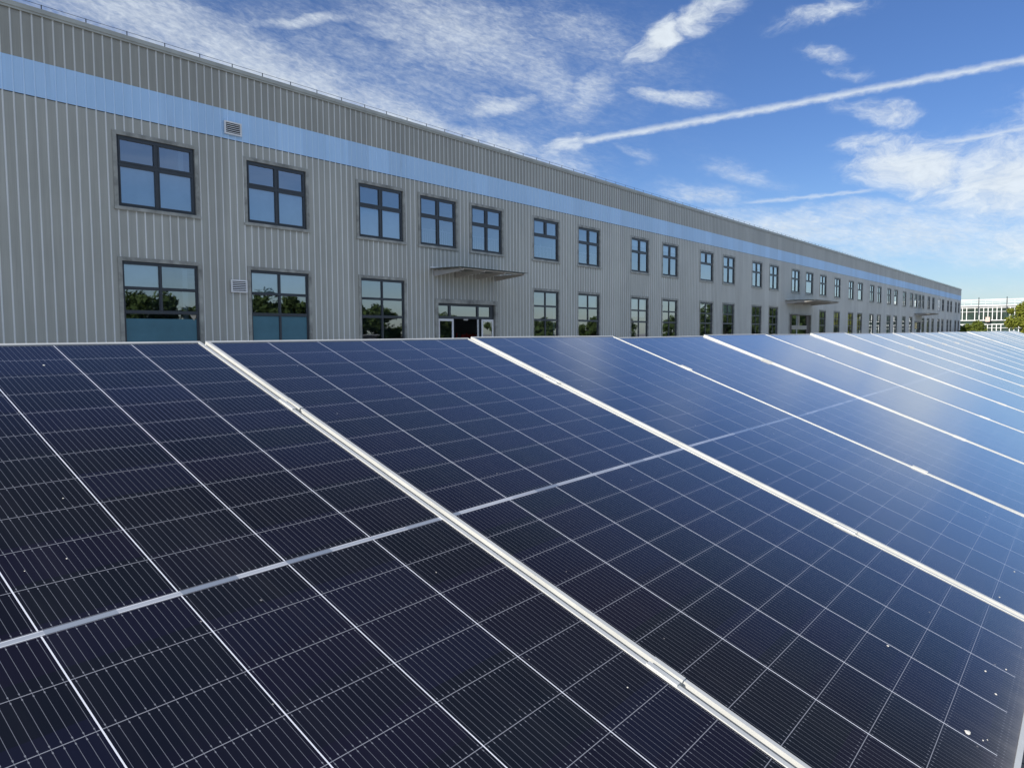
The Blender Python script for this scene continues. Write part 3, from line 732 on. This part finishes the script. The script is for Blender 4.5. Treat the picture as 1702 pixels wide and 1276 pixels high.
while y < Y1:
    b = MB(); wd = .17; b.box(FX-.16, FX-.102, y-wd/2, y+wd/2, .2, Z(1.62)); b.box(FX-.16, FX-.102, y-wd/2, y+wd/2, Z(2.62), zd-.36); fpt(b, 'mullion', M_mull)
    y += .92 if (i % 7) != 2 else 1.75; i += 1
for y in (17.6, 23.4, 28.9):
    b = MB(); b.tube((FX-.56, y, zd-2.2), (FX-.56, y, zt+.5), .09, k=6); fpt(b, 'pole', M_frame)
sg = MB(); sg.box(FX-1.2, FX-1.0, 20.9, 21.8, Z(2.4), Z(3.5)); 
sg = fpt(sg, 'sign_board', M_pink)

# ------------------------------------------------------------------ trees
def leaf_mat(name, c1, c2, c3):
    m, t, out = mat(name)
    P = t.n('ShaderNodeNewGeometry').outputs['Position']
    a = t.noise(P, .9, 3., .6); wn = t.n('ShaderNodeTexWhiteNoise', noise_dimensions='3D')
    sn = t.n('ShaderNodeVectorMath', operation='SNAP'); t.put(sn.inputs[0], P); sn.inputs[1].default_value = (.3, .3, .3); t.put(wn.inputs['Vector'], sn.outputs[0])
    c = t.mix(t.lin(a, .3, .7), C(*c1), C(*c2)); c = t.mix(t.m('MULTIPLY', wn.outputs['Value'], .6), c, C(*c3))
    b = t.n('ShaderNodeBsdfDiffuse'); t.put(b.inputs[0], c)
    tl = t.n('ShaderNodeBsdfTranslucent'); t.put(tl.inputs[0], c)
    mx = t.n('ShaderNodeMixShader'); mx.inputs[0].default_value = .3
    t.nt.links.new(b.outputs[0], mx.inputs[1]); t.nt.links.new(tl.outputs[0], mx.inputs[2]); t.nt.links.new(mx.outputs[0], out.inputs[0]); return m
M_leafA = leaf_mat('leaf_yellow_green', (.17, .21, .03), (.23, .26, .045), (.28, .28, .06))
M_leafB = leaf_mat('leaf_mid_green', (.12, .16, .03), (.17, .21, .045), (.20, .23, .055))
M_leafC = leaf_mat('leaf_dark_green', (.05, .085, .03), (.08, .12, .04), (.10, .14, .055))
def tree(name, x, y, h, rad, trunk, n, leaf, m, seed, label, group, squash=1., nl=9, spread=.62, lr0=.34, lr1=.56):
    r = random.Random(seed); o = empty(name, (x, y, 0)); tag(o, label, 'tree', group)
    lobes = []
    for i in range(nl):
        a = r.uniform(0, 6.283); q = rad*r.uniform(.1, spread); zc = r.uniform(trunk+.25*rad, h-.38*rad)
        taper = 1-.55*max(0, (zc-trunk)/(h-trunk)-.4)
        lobes.append((math.cos(a)*q*taper, math.sin(a)*q*taper, zc, rad*r.uniform(lr0, lr1)*taper))
    lobes.append((0, 0, h-.36*rad, .36*rad)); lobes.append((0, 0, (h+trunk)/2, .6*rad))
    tb = MB(); tb.tube((0, 0, 0), (0, 0, trunk+.5), .055*rad+.05, .04*rad+.03, 8)
    for lx, ly, lz, lr in lobes[:7]:
        tb.tube((0, 0, min(trunk+.3, lz-.2)), (lx*.8, ly*.8, lz), .03*rad, .012*rad, 6)
    tb.build('trunk', M_bark, o)
    c = MB()
    for i in range(n):
        lx, ly, lz, lr = lobes[r.randrange(len(lobes))]
        d = Vector((r.gauss(0,1), r.gauss(0,1), r.gauss(0,1))).normalized()*lr*(r.random()**.4)*r.uniform(.85, 1.12)
        p = Vector((lx, ly, lz)) + Vector((d.x, d.y, d.z*.85*squash))
        nn = (d.normalized()*.6 + Vector((r.gauss(0,.6), r.gauss(0,.6), r.gauss(.3,.6)))).normalized()
        t1 = nn.orthogonal().normalized(); t2 = nn.cross(t1); an = r.uniform(0, 6.28); e1 = t1*math.cos(an)+t2*math.sin(an); e2 = nn.cross(e1)
        s = leaf*r.uniform(.6, 1.3)
        c.quad([p-e1*s, p+e2*s*.55, p+e1*s, p-e2*s*.55])
    c.build('crown', m, o); return o
TG = 'trees by the glass building'
tree('broadleaf_tree', 128, 8.2, 6.2, 2.9, .8, 9000, .20, M_leafA, 3, 'tall yellow-green tree at the right edge, rising beyond the panels', TG, 1., 22, .95, .17, .38)
tree('broadleaf_tree', 150, 16.5, 3.9, 2.6, .4, 7000, .20, M_leafB, 8, 'low rounded green tree left of the taller one, in front of the white grid', TG, 1., 22, .95, .17, .38)
tree('broadleaf_tree', 160, 20.2, 3.0, 1.5, .3, 3500, .18, M_leafB, 12, 'small dull green bush beside the corner of the factory', TG, 1., 22, .95, .17, .38)

# trees across the road behind the viewer: only their reflections in the window panes show
r_ = random.Random(21)
for i, (x, h, rad) in enumerate(((14,5.2,2.8),(18,5.5,2.9),(22,5.9,3.0),(26,5.6,3.0),(30,5.8,3.0),(34,5.5,2.9),(38,5.9,3.1),(42,5.6,3.0),(46,5.9,3.0),(50,5.4,2.9),(54,5.6,2.9),(58,4.9,2.6),(62,4.3,2.3),(66,4.6,2.3),(72,5.6,2.6),(84,4.2,2.2),(97,4.8,2.5),(108,4.6,2.4),(118,5.2,2.8),
                                 (128,7.6,3.6),(136,8.2,3.8),(145,7.8,3.6),(154,8.4,4.0),(164,8.0,3.8))):
    tree('park_tree', x, -20+r_.uniform(-2, 2), h+.3*math.sin(i*2.3), rad, .3, 3600, .27, M_leafC, 100+i, 'dark green tree standing behind the viewer, mirrored in the window panes', 'trees mirrored in the windows', 1., 26, 1.1, .14, .36)
wd = MB(); rr = random.Random(77)
for i in range(16000):
    x = rr.uniform(165, 520); y = -24-rr.random()**1.5*14; top = 8.5+1.8*math.sin(x*.21)+1.2*math.sin(x*.57+1)+rr.gauss(0,.5)
    z = top*rr.random()**.55; s = rr.uniform(.5, 1.0); nn = Vector((rr.gauss(0,1), rr.gauss(0,1), rr.gauss(.3,1))).normalized(); t1 = nn.orthogonal().normalized(); t2 = nn.cross(t1); p = Vector((x, y, z))
    wd.quad([p-t1*s, p+t2*s*.6, p+t1*s, p-t2*s*.6])
tag(wd.build('far_wood', M_leafC), 'dark belt of trees far along the road, mirrored in the far windows', 'wood', kind='stuff')

# ------------------------------------------------------------------ picture settings
vs = sc.view_settings; sc.display_settings.display_device = 'sRGB'
vs.view_transform = 'Standard'; vs.look = 'None'; vs.exposure = .28; vs.gamma = 1.; vs.use_curve_mapping = False
sc.cycles.max_bounces = 8; sc.cycles.transparent_max_bounces = 8
